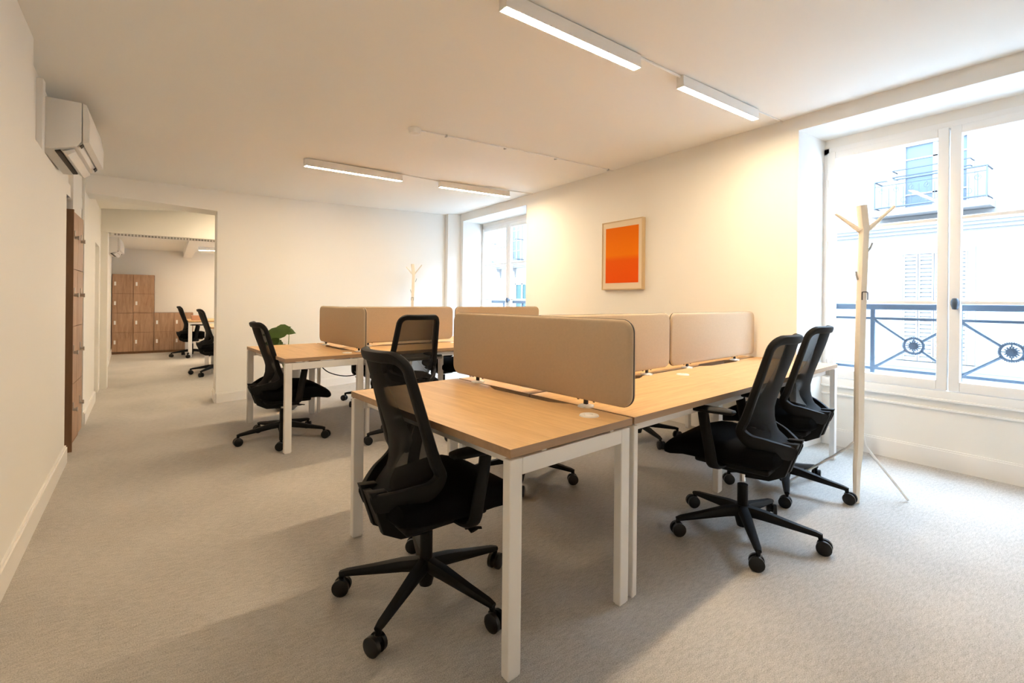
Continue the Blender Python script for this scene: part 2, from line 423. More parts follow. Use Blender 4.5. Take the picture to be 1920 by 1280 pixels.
# ------------------------------------------------------------ windows
def window(n, cy, top, w, bot=0.545):
    x = XW
    y0, y1 = cy-w/2, cy+w/2
    bm = NB()      # fixed frame
    F = 0.055
    bx(bm, x-0.005, x+0.06, y0, y0+F, bot, top, 0.004); bx(bm, x-0.005, x+0.06, y1-F, y1, bot, top, 0.004)
    bx(bm, x-0.005, x+0.06, y0, y1, top-F, top, 0.004); bx(bm, x-0.02, x+0.06, y0-0.03, y1+0.03, bot-0.03, bot+0.03, 0.006)
    bx(bm, x-0.03, x, y0-0.02, y1+0.02, bot-0.045, bot-0.028, 0.004)
    W = struct('window_%d' % n, bm, 'win', True)
    for s in (-1, 1):
        a, b = (cy+0.004, y1-F+0.012) if s > 0 else (y0+F-0.012, cy-0.004)
        zb, zt = bot+0.035, top-F+0.012
        S = 0.062; SB = 0.072
        bm = NB()
        bx(bm, x-0.018, x+0.035, a, a+S, zb, zt, 0.005); bx(bm, x-0.018, x+0.035, b-S, b, zb, zt, 0.005)
        bx(bm, x-0.018, x+0.035, a+S, b-S, zb, zb+SB, 0.005); bx(bm, x-0.018, x+0.035, a+S, b-S, zt-S, zt, 0.005)
        for zm in (1.228, 1.845):
            bx(bm, x-0.006, x+0.028, a+S-0.004, b-S+0.004, zm-0.014, zm+0.014, 0.006)
        sash = obj('window_sash', bm, 'win', W, True)
        bm = NB(); bx(bm, x+0.008, x+0.014, a+S-0.01, b-S+0.01, zb+SB-0.01, zt-S+0.01)
        obj('glass_pane', bm, 'glass', W)
        hy = b-0.004 if s > 0 else a+0.004
        for hz in (0.70, 1.22, 1.72, 2.25):
            if hz < top-0.1:
                bm = NB(); cyl(bm, (x-0.024, hy, hz-0.03), (x-0.024, hy, hz+0.03), 0.007, n=10); obj('hinge', bm, 'trim', W, True)
    bm = NB(); cyl(bm, (x-0.018, cy-0.045, 1.222), (x-0.05, cy-0.045, 1.222), 0.016, n=16)
    lathe(bm, [(0, -0.045), (0.016, -0.042), (0.024, -0.01), (0.024, 0.015), (0.016, 0.035), (0, 0.038)], 16, (x-0.058, cy-0.045, 1.222))
    obj('window_handle', bm, 'iron', W, True)
    # moulding under the sill
    bm = NB(); bx(bm, x-0.016, x, y0-0.01, y1+0.01, 0.43, 0.446, 0.003)
    obj('sill_moulding', bm, 'win', W)
    return W
for n, (cy, top, w) in enumerate(WIN): window(n+1, cy, top, w)

# iron guard rails outside
def guard(cy, label):
    t = thing('guard_rail', label, 'railing', (4.95, cy, 0))
    L = 0.93
    bm = NB(); bx(bm, -0.03, 0.03, -L, L, 1.165, 1.215, 0.008); obj('handrail', bm, 'iron', t)
    bm = NB(); bx(bm, -0.008, 0.008, -L, L, 1.080, 1.100); bx(bm, -0.008, 0.008, -L, L, 0.650, 0.672); obj('cross_rail', bm, 'iron', t)
    cs = [-0.86, -0.285, 0.275, 0.85]
    for y in (-0.565, -0.005, 0.555):
        bm = NB(); bx(bm, -0.009, 0.009, y-0.015, y+0.015, 0.56, 1.17); obj('post', bm, 'iron', t)
    for c in cs:
        if abs(c) > 0.8: continue
        bm = NB()
        for sy in (-1, 1):
            for sz in (-1, 1):
                e = Vector((0, c+sy*0.27, 0.872+sz*0.205)); s = Vector((0, c, 0.872)) + (e-Vector((0, c, 0.872))).normalized()*0.070
                cyl(bm, s, e, 0.0115, n=8)
        obj('diagonals', bm, 'iron', t)
        bm = NB(); n = 28; R0 = 0.062
        sweep(bm, [(0, c+R0*math.cos(2*PI*k/n), 0.872+R0*math.sin(2*PI*k/n)) for k in range(n)], (0.008, 0.0075), (1, 0, 0), 8, closed=True)
        for k in range(36):
            a = 2*PI*k/36; p = (0, c+0.070*math.cos(a), 0.872+0.070*math.sin(a))
            cyl(bm, (-0.006, p[1], p[2]), (0.006, p[1], p[2]), 0.005, n=6)
        cyl(bm, (-0.008, c, 0.872), (0.008, c, 0.872), 0.030, n=20)
        for k in range(14):
            a = 2*PI*k/14; cyl(bm, (-0.005, c+0.028*math.cos(a), 0.872+0.028*math.sin(a)), (0.005, c+0.040*math.cos(a), 0.872+0.040*math.sin(a)), 0.006, n=6)
        cyl(bm, (-0.014, c, 0.872), (0.014, c, 0.872), 0.014, n=12)
        for k in range(4):
            a = PI/2*k; cyl(bm, (0, c+0.036*math.cos(a), 0.872+0.036*math.sin(a)), (0, c+0.058*math.cos(a), 0.872+0.058*math.sin(a)), 0.004, n=6)
        obj('rosette', bm, 'iron', t, True)
    return t
guard(0.975, 'dark blue iron guard rail with round rosettes outside the near window')
guard(6.58, 'dark blue iron guard rail outside the far window, mostly hidden by desk screens')

# ------------------------------------------------------------ house across the street
FX = 13.0
t = thing('facade', 'cream house front across the street with white shutters and iron balconies', 'building', (FX, 4, -4))
def F(bmf, name, mat, parent=t, smooth=False):
    o = obj(name, bmf, mat, parent, smooth); o.location = (-FX, -4, 4); return o
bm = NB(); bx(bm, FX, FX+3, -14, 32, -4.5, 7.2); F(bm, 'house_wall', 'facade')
bm = NB()
for z0, z1, d in ((2.86, 2.96, 0.30), (2.80, 2.86, 0.22), (2.73, 2.80, 0.12), (6.6, 6.8, 0.28), (6.5, 6.6, 0.15)):
    bx(bm, FX-d, FX, -14, 32, z0, z1)
F(bm, 'cornice', 'stone')
bm = NB(); bx(bm, FX-0.10, FX, -14, 32, -0.12, 0.0); bx(bm, FX-0.05, FX, -14, 32, -0.35, -0.12); F(bm, 'ledge', 'stone')
def shut_window(y0, y1, z0, z1, shutters):
    bm = NB(); s = 0.11
    bx(bm, FX-0.05, FX, y0, y0+s, z0, z1-0.1); bx(bm, FX-0.05, FX, y1-s, y1, z0, z1-0.1); bx(bm, FX-0.06, FX, y0, y1, z1-0.10, z1)
    fr = F(bm, 'window_surround', 'stone')
    if shutters:
        nleaf = 4; w = (y1-y0-2*s)/nleaf
        for k in range(nleaf):
            a = y0+s+k*w; b = a+w
            bm = NB(); q = 0.035
            bx(bm, FX-0.045, FX-0.01, a+0.005, a+q, z0, z1-0.1); bx(bm, FX-0.045, FX-0.01, b-q, b-0.005, z0, z1-0.1)
            nz = int((z1-0.1-z0)/0.085)
            for j in range(nz):
                zz = z0+0.02+j*0.085
                prism(bm, [(FX-0.045, zz), (FX-0.038, zz), (FX-0.012, zz+0.060), (FX-0.019, zz+0.060)], 'y', a+q, b-q)
            for zz in (z0, (z0+z1-0.1)/2-0.03, z1-0.16): bx(bm, FX-0.045, FX-0.01, a+q, b-q, zz, zz+0.05)
            F(bm, 'shutter', 'shutter')
    else:
        bm = NB(); bx(bm, FX-0.012, FX-0.004, y0+s, y1-s, z0, z1-0.1); F(bm, 'window_glass', 'farglass')
        bm = NB(); c = (y0+y1)/2
        bx(bm, FX-0.03, FX-0.01, c-0.04, c+0.04, z0, z1-0.1)
        for k in range(1, 4): bx(bm, FX-0.03, FX-0.01, y0+s, y1-s, z0+(z1-z0)*k/4-0.015, z0+(z1-z0)*k/4+0.015)
        F(bm, 'window_bars', 'shutter')
shut_window(2.32, 3.58, 0.02, 2.39, True)
shut_window(-1.6, -0.3, 0.02, 2.39, True)
shut_window(2.35, 3.55, 3.20, 4.72, False)
shut_window(-1.6, -0.3, 3.20, 5.4, False)
shut_window(17.3, 18.1, 3.05, 4.9, False)
shut_window(20.6, 21.8, 3.05, 4.9, False)
bm = NB(); bx(bm, FX-0.02, FX-0.01, 16.7, 17.75, 0.95, 1.95); F(bm, 'window_glass', 'tealglass')
bm = NB()
for y in (16.7, 17.25, 17.75): bx(bm, FX-0.05, FX-0.01, y-0.05, y+0.05, 0.9, 2.0)
bx(bm, FX-0.05, FX-0.01, 16.7, 17.75, 1.12, 1.17); bx(bm, FX-0.05, FX-0.01, 16.65, 17.8, 1.95, 2.0); F(bm, 'window_bars', 'shutter')
for y in (19.1, 17.9, 20.3, 16.5):
    bm = NB(); prism(bm, [(FX, 2.73), (FX-0.28, 2.73), (FX-0.26, 2.62), (FX-0.1, 2.55), (FX-0.06, 2.3), (FX, 2.3)], 'y', y-0.12, y+0.12); F(bm, 'corbel', 'stone')
def balcony(y0, y1, z0, z1, d=0.45):
    bm = NB(); bx(bm, FX-d-0.05, FX, y0-0.05, y1+0.05, z0-0.16, z0-0.03); F(bm, 'balcony_slab', 'stone')
    bm = NB(); X = FX-d
    for z in (z1, z0+0.03): cyl(bm, (X, y0, z), (X, y1, z), 0.018, n=8); cyl(bm, (X, y0, z), (FX, y0, z), 0.014, n=8); cyl(bm, (X, y1, z), (FX, y1, z), 0.014, n=8)
    cyl(bm, (X, y0, z1-0.10), (X, y1, z1-0.10), 0.008, n=6)
    for y in (y0, y1): cyl(bm, (X, y, z0), (X, y, z1), 0.015, n=8)
    n = max(3, int((y1-y0)/0.125))
    for k in range(1, n):
        y = y0+(y1-y0)*k/n; cyl(bm, (X, y, z0), (X, y, z1-0.1 if k % 2 else z1-0.16), 0.006, n=6)
        zc_, R = z0+(z1-z0)*(0.66 if k % 2 else 0.25), 0.045
        sweep(bm, [(X, y+R*math.cos(2*PI*j/12), zc_+R*1.2*math.sin(2*PI*j/12)) for j in range(12)], (0.005, 0.005), (1, 0, 0), 6, closed=True)
        if k % 2: cyl(bm, (X-0.01, y, zc_+0.02), (X+0.01, y, zc_+0.02), 0.02, n=8)
    F(bm, 'balcony_rail', 'ironfar')
balcony(2.10, 3.87, 3.27, 3.87)
balcony(17.2, 19.4, 3.05, 3.97)
bm = NB()
for z in (3.95, 4.09): cyl(bm, (FX-0.3, 2.36, z), (FX-0.3, 3.6, z), 0.012, n=6); cyl(bm, (FX-0.3, 2.36, z), (FX, 2.36, z), 0.012, n=6); cyl(bm, (FX-0.3, 3.6, z), (FX, 3.6, z), 0.012, n=6)
F(bm, 'hand_bars', 'ironfar')
bm = NB(); bx(bm, 4.9, 13, -14, 32, -4.6, -4.5); struct('ground_street', bm, 'street')

# ------------------------------------------------------------ ceiling lights
def light(x, y, z, L, rz, label, group='linear ceiling lights'):
    t = thing('ceiling_light', label, 'ceiling light', (x, y, z), rz, group)
    bm = NB(); bx(bm, 0, L, -0.026, 0.026, -0.066, 0.0, 0.003)
    for s in (-1, 1): bx(bm, 0, L, s*0.0255-0.0015, s*0.0255+0.0015, -0.073, -0.060)
    for x in (0.002, L-0.002): bx(bm, x-0.002, x+0.002, -0.026, 0.026, -0.073, -0.060)
    obj('housing', bm, 'plastic', t)
    bm = NB(); bx(bm, 0.006, L-0.006, -0.022, 0.022, -0.074, -0.064, 0.003)
    obj('diffuser', bm, 'lamp', t)
    t.rotation_euler = (0, -math.atan(0.045), rz)
    return t
def lz(x, y): return zc(x, y)-0.004
light(1.206, 1.775, lz(1.206, 1.775), 1.005, 0.066, 'white linear ceiling light nearest the camera, left of the pair')
light(2.665, 1.875, lz(2.665, 1.875), 1.05, 0.05, 'white linear ceiling light in the near row, closer to the big window')
light(1.05, 4.90, lz(1.05, 4.90), 1.07, 0.16, 'white linear ceiling light in the far row, left of the pair')
light(2.64, 5.19, lz(2.64, 5.19), 1.11, 0.105, 'white linear ceiling light in the far row, closer to the far window')
light(0.50, 11.9, 2.266, 1.1, 0.05, 'small bright ceiling light seen through the doorway in the far room')
light(2.2, 11.9, 2.266, 1.1, 0.05, 'unseen ceiling light added to brighten the far room, beyond the doorway edge')  # added lamp, hidden by the partition, brightens the far room
light(0.3, 7.35, 2.496, 1.0, 0.3, 'unseen linear ceiling light added to brighten the passage room')  # added out of view to light the passage walls and second header
light(0.9, 9.6, 2.266, 1.1, 0.05, 'unseen ceiling light added to brighten the far room, nearer the wide opening')  # another added, unseen lamp filling the far room with light
# conduits
def conduit(name, pts, r, label, mat='plastic', clips=()):
    bm = NB(); P = [Vector(p) for p in pts]
    for a, b in zip(P, P[1:]): cyl(bm, a, b, r, n=8)
    o = obj(name, bm, mat); tag(o, label, 'cable conduit')
    return o
def onc(x, y, d): return (x, y, zc(x, y)-d)
conduit('ceiling_conduit', [onc(2.21, 1.84, .008), onc(2.665, 1.875, .008)], 0.008, 'white conduit joining the two nearest ceiling lights')
conduit('ceiling_conduit', [onc(3.71, 1.93, .006), onc(4.20, 1.95, .006)], 0.006, 'thin white conduit from near light pair to window wall')
conduit('ceiling_conduit', [onc(2.10, 5.07, .008), onc(2.64, 5.19, .008)], 0.007, 'thin conduit joining the two far row ceiling lights')
conduit('ceiling_conduit', [onc(3.74, 5.31, .006), onc(4.20, 5.36, .006)], 0.006, 'thin conduit from far light pair to window wall')
t = thing('smoke_detector', 'round white smoke detector on ceiling between the light rows', 'smoke detector', onc(1.63, 3.66, 0))
bm = NB(); lathe(bm, [(0, 0), (0.052, 0), (0.055, -0.012), (0.048, -0.02), (0.044, -0.045), (0.030, -0.052), (0, -0.052)], 28)
obj('body', bm, 'plastic', t, True)
t = thing('ceiling_conduit', 'thin white conduit on clips running from smoke detector to picture wall', 'cable conduit', (0, 0, 0))
bm = NB(); P = [onc(1.67, 3.665, .008), onc(2.6, 3.71, .008), onc(3.3, 3.76, .008), onc(4.19, 3.84, .008)]
for a, b in zip(P, P[1:]): cyl(bm, a, b, 0.006, n=8)
obj('tube', bm, 'plastic', t)
for x in (1.93, 2.58, 3.25, 4.1):
    y = 3.66+(x-1.67)*0.07; bm = NB(); bx(bm, x-0.008, x+0.008, y-0.014, y+0.014, zc(x, y)-0.02, zc(x, y)-0.0, 0.003); obj('clip', bm, 'greyplastic', t)

# ------------------------------------------------------------ picture
t = thing('picture', 'framed orange colour field print on the right wall between windows', 'picture', (XM, 3.665, 1.74))
bm = NB(); hw, hh, d, fw = 0.297, 0.392, 0.048, 0.012
bx(bm, -d, 0, -hw, -hw+fw, -hh, hh); bx(bm, -d, 0, hw-fw, hw, -hh, hh); bx(bm, -d, 0, -hw+fw, hw-fw, -hh, -hh+fw); bx(bm, -d, 0, -hw+fw, hw-fw, hh-fw, hh)
obj('frame', bm, 'oakframe', t)
bm = NB(); bx(bm, -d+0.006, -0.005, -hw+fw, hw-fw, -hh+fw, hh-fw); obj('mount', bm, 'mat', t)
bm = NB(); bx(bm, -d+0.004, -d+0.0065, -0.240, 0.240, -0.315, 0.318); obj('print', bm, 'print', t)

# ------------------------------------------------------------ air conditioners
def aircon(loc, L, label):
    t = thing('air_conditioner', label, 'air conditioner', loc)
    bm = NB(); prism(bm, [(0, 0.31), (0.185, 0.31), (0.185, 0.070), (0.165, 0.035), (0.045, 0.0), (0, 0)], 'y', 0, L, 0.006)
    obj('casing', bm, 'plastic', t, True)
    bm = NB(); prism(bm, [(0.188, 0.31), (0.207, 0.300), (0.224, 0.20), (0.222, 0.070), (0.190, 0.060)], 'y', 0.002, L-0.002, 0.004)
    obj('front_panel', bm, 'plastic', t, True)
    bm = NB(); prism(bm, [(0.060, 0.001), (0.085, 0.009), (0.085, -0.001), (0.060, -0.004)], 'y', 0.03, L-0.06); prism(bm, [(0.176, 0.040), (0.192, 0.056), (0.190, 0.048), (0.180, 0.034)], 'y', 0.0, 0.05); prism(bm, [(0.176, 0.040), (0.192, 0.056), (0.190, 0.048), (0.180, 0.034)], 'y', L-0.12, L-0.04)
    obj('air_slot', bm, 'dark', t)
    bm = NB(); prism(bm, [(0.095, -0.002), (0.150, 0.022), (0.155, 0.006), (0.120, -0.022)], 'y', 0.02, L-0.05, 0.002)
    obj('louver', bm, 'plastic', t)
    return t
aircon((-0.630, 3.97, 2.10), 0.78, 'white wall air conditioner high on the near left wall')
ac = aircon((-0.812, 10.0, 1.91), 0.85, 'white air conditioner in the far room seen under the rail'); ac.scale = (0.78, 1, 0.85)
bm = NB(); bx(bm, -0.63, -0.598, 3.84, 3.90, 2.05, 2.47, 0.004); o = obj('pipe_duct', bm, 'plastic'); tag(o, 'white vertical pipe duct beside the near air conditioner', 'pipe duct')

# ------------------------------------------------------------ lockers
def knob(parent, p, ax, mat='steel'):
    bm = NB(); a = Vector(ax)
    up = Vector((0, 0, 1)); s = a.cross(up)
    cyl(bm, Vector(p), Vector(p)+a*0.020, 0.012, n=12); cyl(bm, Vector(p)+a*0.020, Vector(p)+a*0.030, 0.017, n=12)
    c0 = Vector(p)+up*0.012; w0 = s*0.012
    q = [c0-w0, c0+w0, c0+w0+up*0.045, c0-w0+up*0.045]; A = [bm.verts.new(v-a*0.001) for v in q]; B = [bm.verts.new(v+a*0.005) for v in q]
    bm.faces.new(A); bm.faces.new(B[::-1])
    for i in range(4): bm.faces.new((A[i], A[(i+1) % 4], B[(i+1) % 4], B[i]))
    return obj('lock_knob', bm, mat, parent, True)
# near locker: front faces +X
t = thing('locker_cabinet', 'tall walnut locker cabinet standing in the left wall alcove', 'locker cabinet', (-0.612, 5.02, 0))
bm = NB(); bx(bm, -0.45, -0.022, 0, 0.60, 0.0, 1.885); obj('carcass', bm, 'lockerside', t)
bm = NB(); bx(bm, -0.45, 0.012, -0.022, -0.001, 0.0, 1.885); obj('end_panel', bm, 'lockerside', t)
for r in range(4):
    z0 = 0.055+r*0.4575
    for c in range(2):
        y0 = 0.003+c*0.300
        bm = NB(); bx(bm, -0.020, 0.0, y0, y0+0.294, z0, z0+0.453, 0.0015)
        d = obj('door', bm, 'locker', t)
        knob(d, (0, y0+(0.12 if c == 0 else 0.16), z0+0.25), (1, 0, 0))
# far lockers: front faces -Y
def far_lockers(x0, cols, rows, label):
    t = thing('locker_cabinet', label, 'locker cabinet', (x0, 13.42, 0))
    w, h = 0.354, 0.411
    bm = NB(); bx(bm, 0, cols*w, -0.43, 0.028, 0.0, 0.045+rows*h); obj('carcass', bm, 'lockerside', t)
    for r in range(rows):
        for c in range(cols):
            bm = NB(); bx(bm, c*w+0.003, (c+1)*w-0.003, -0.452, -0.432, 0.045+r*h+0.003, 0.045+(r+1)*h-0.003, 0.0015)
            d = obj('door', bm, 'locker', t)
            bm = NB(); bx(bm, c*w+0.035, c*w+0.068, -0.458, -0.452, 0.045+r*h+0.17, 0.045+r*h+0.25, 0.002); cyl(bm, (c*w+0.052, -0.458, 0.045+r*h+0.21), (c*w+0.052, -0.475, 0.045+r*h+0.21), 0.01, n=10)
            obj('lock', bm, 'plastic', d)
    return t
far_lockers(-0.958, 2, 4, 'tall walnut locker block against the far wall, four doors high')
far_lockers(-0.248, 2, 2, 'low walnut locker block against the far wall, two doors high')

# ------------------------------------------------------------ desks
AB = 0.094
B0 = Vector((0.8776, 1.2198, 0))
def wp(x, y, z=0):
    c, s = math.cos(AB), math.sin(AB); return (B0.x+c*x-s*y, B0.y+s*x+c*y, z)
TZ, TH = 0.74, 0.028
LW, LD = 0.054, 0.036
FZ = TZ-TH-0.008
def rounded_rect(x0, x1, y0, y1, r, n=6):
    P = []
    for cx, cy, a0 in ((x1-r, y0+r, -90), (x1-r, y1-r, 0), (x0+r, y1-r, 90), (x0+r, y0+r, 180)):
        for k in range(n+1):
            a = math.radians(a0+90*k/n); P.append((cx+r*math.cos(a), cy+r*math.sin(a)))
    return P
def top_poly(parent, P, mat, name='desktop'):
    bm = NB(); prism(bm, P, 'z', TZ-TH, TZ)
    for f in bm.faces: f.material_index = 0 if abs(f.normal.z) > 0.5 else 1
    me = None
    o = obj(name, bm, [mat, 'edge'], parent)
    return o
def notch_x(x, y0, y1, s):      # scallop cut in an edge parallel to y; s=-1 cuts toward -x
    d = 0.045*s
    return [(x, y0), (x+d*.35, y0+0.02), (x+d, y0+0.09), (x+d, y1-0.09), (x+d*.35, y1-0.02), (x, y1)]
def grommet(parent, x, y):
    bm = NB(); lathe(bm, [(0, 0.0015), (0.016, 0.0015), (0.017, 0.006), (0.038, 0.005), (0.041, 0.0), (0.0, -0.002)], 28, (x, y, TZ))
    bx(bm, x-0.03, x-0.022, y-0.004, y+0.004, TZ+0.004, TZ+0.0065); 
    obj('cable_grommet', bm, 'plastic', parent, True)
def leg(parent, x0, x1, y0, y1):
    bm = NB(); bx(bm, x0, x1, y0, y1, 0.006, FZ, 0.004); bx(bm, x0+0.006, x1-0.006, y0+0.006, y1-0.006, 0.0, 0.008)
    return obj('leg', bm, 'metal', parent)
def crossbar(parent, x0, x1, y0, y1, z0=FZ-0.055, z1=FZ, name='frame_rail'):
    bm = NB(); bx(bm, x0, x1, y0, y1, z0, z1, 0.003); return obj(name, bm, 'metal', parent)
def spacer(parent, pts):
    bm = NB()
    for x, y in pts: bx(bm, x-0.011, x+0.011, y-0.011, y+0.011, FZ-0.001, TZ-TH+0.001)
    return obj('spacer', bm, 'metal', parent)

def end_desk(loc, label, L=1.24, W=0.652):
    t = thing('desk', label, 'desk', loc, AB)
    P = [(0, 0), (W, 0)] + notch_x(W, 0.34, 0.92, -1) + [(W, L), (0, L)]
    top_poly(t, P, 'desk')
    for y0 in (0.001, L-LD-0.001):
        leg(t, 0.0, LW, y0, y0+LD); leg(t, W-LW-0.014, W-0.014, y0, y0+LD)
        crossbar(t, LW, W-LW-0.014, y0, y0+LD)
    for x in (0.07, W-0.12): crossbar(t, x, x+0.03, LD, L-LD, FZ-0.045, FZ-0.002, 'side_beam')
    spacer(t, [(0.16, 0.02), (0.53, 0.02), (0.16, L-0.02), (0.53, L-0.02)])
    grommet(t, 0.545, 0.135)
    return t
DA = end_desk(wp(0, 0), 'oak end desk nearest camera with white portal legs and grommet')
DC = end_desk(wp(0.125, 2.81), 'oak end desk at back left with white portal legs, near plant')

def bench(loc, label, X0, n, w, W=0.612, end_leg=0.028):
    t = thing('bench_desk', label, 'desk', loc, AB)
    gap = 0.016
    D = 2*W+gap
    for k in range(n):
        a, b = X0+k*w+0.001, X0+(k+1)*w-0.001
        for r in range(2):
            if r == 0:
                P = [(a, 0), (b, 0), (b, W), (b-0.38, W), (b-0.40, W-0.016), (b-0.47, W-0.045), (a+0.47, W-0.045), (a+0.40, W-0.016), (a+0.38, W), (a, W)]
            else:
                y = W+gap
                P = [(a, y), (a+0.38, y), (a+0.40, y+0.016), (a+0.47, y+0.045), (b-0.47, y+0.045), (b-0.40, y+0.016), (b-0.38, y), (b, y), (b, D), (a, D)]
            top_poly(t, P, 'deskx')
    XE = X0+n*w
    # end frames
    for x0, x1 in ((X0+0.002, X0+0.002+end_leg), (XE-0.06, XE-0.006)):
        leg(t, x0, x1, 0.001, 0.001+LD); leg(t, x0, x1, D-LD-0.001, D-0.001)
        crossbar(t, x0, x1, LD, D-LD)
    for k in range(1, n):
        x = X0+k*w
        leg(t, x-0.027, x+0.027, 0.28, 0.28+0.04); leg(t, x-0.027, x+0.027, D-0.32, D-0.28); crossbar(t, x-0.02, x+0.02, 0.05, D-0.05, FZ-0.045, FZ-0.002)
    for y in (0.06, W-0.12, W+gap+0.09, D-0.09): crossbar(t, X0+0.05, XE-0.07, y, y+0.03, FZ-0.045, FZ-0.002, 'side_beam')
    for k in range(n):
        xc = X0+k*w+w/2
        bm = NB(); prism(bm, [(W-0.06, 0.60), (W-0.05, 0.56), (W+0.06, 0.56), (W+0.07, 0.60), (W+0.066, 0.60), (W+0.057, 0.565), (W-0.047, 0.565), (W-0.056, 0.60)], 'x', xc-0.45, xc+0.45)
        for s in (-0.4, 0.4): bx(bm, xc+s-0.01, xc+s+0.01, W-0.062, W-0.056, 0.58, FZ-0.02); bx(bm, xc+s-0.01, xc+s+0.01, W+0.066, W+0.072, 0.58, FZ-0.02)
        obj('cable_tray', bm, 'greyplastic', t)
    for x in (X0+w-0.13, XE-0.13):
        grommet(t, x, W-0.14)
    grommet(t, X0+0.13, W+gap+0.14)
    return t
BB = bench(wp(0, 0), 'long oak bench desk by the big window behind the near end desk', 0.666, 2, 1.355)
BC = bench(wp(0.125, 2.81), 'long oak bench desk at the back of the room', 0.666, 2, 1.355)

def screen(loc, rz, L, label, z0=0.772, z1=1.135, clamps=(0.26, 1.06)):
    t = thing('desk_screen', label, 'desk screen', loc, rz, 'taupe fabric desk screens')
    def pad(y0, y1, ins):
        bm = NB(); prism(bm, rounded_rect(ins, L-ins, z0+ins, z1-ins, 0.055-ins), 'y', y0, y1)
        return bm
    for s in (-1, 1):
        bm = NB(); P = rounded_rect(0, L, z0, z1, 0.055, 8); n = len(P)
        cxm, czm = L/2, (z0+z1)/2
        rings = []
        for off, yy in ((0.0, 0.0025), (0.0, 0.010), (0.004, 0.015), (0.012, 0.0175)):
            Q = rounded_rect(off, L-off, z0+off, z1-off, 0.055-off, 8)
            rings.append([bm.verts.new((x, s*yy, z)) for x, z in Q])
        for A, B in zip(rings, rings[1:]):
            for k in range(n): bm.faces.new((A[k], A[(k+1) % n], B[(k+1) % n], B[k]))
        bm.faces.new(rings[-1]); bm.faces.new(rings[0][::-1])
        obj('fabric_panel', bm, 'felt', t, True)
    bm = NB(); Q = rounded_rect(-0.0015, L+0.0015, z0-0.0015, z1+0.0015, 0.056, 8); prism(bm, Q, 'y', -0.0028, 0.0028)
    obj('seam_strip', bm, 'seam', t)
    for c in clamps:
        bm = NB(); bx(bm, c-0.009, c+0.009, -0.007, 0.007, TZ+0.010, z0+0.012, 0.002)
        for e in (-0.045, 0.045): cyl(bm, (c+e, 0, z0-0.006), (c+e, 0, z0+0.004), 0.005, n=8)
        cl = obj('clamp', bm, 'seam', t)
        bm = NB(); lathe(bm, [(0, 0.012), (0.020, 0.012), (0.034, 0.006), (0.036, 0.0), (0, 0.0)], 20, (c, 0, TZ)); bx(bm, c-0.02, c+0.02, -0.034, 0.034, TZ-0.0005, TZ+0.008, 0.002)
        obj('clamp_foot', bm, 'plastic', cl, True)
    return t
H2 = AB+PI/2
screen(wp(0.667, 0.005), H2, 1.28, 'large taupe screen on the near end desk, nearest the camera', clamps=(0.25, 1.05))
screen(wp(0.685, 0.620), AB, 1.270, 'taupe screen on window bench, mostly behind the near screen', clamps=(0.26, 1.02))
screen(wp(1.975, 0.620), AB, 1.345, 'taupe screen at the window end of the near bench', clamps=(0.24, 1.00))
screen(wp(0.792, 2.84), H2, 1.10, 'narrow looking taupe screen on the back left end desk', clamps=(0.14, 0.95))
screen(wp(0.82, 3.43), AB, 1.27, 'taupe screen on the back bench behind the mesh chair', clamps=(0.26, 1.02))
screen(wp(2.13, 3.43), AB, 1.33, 'taupe screen at the window end of the back bench', clamps=(0.26, 1.05))

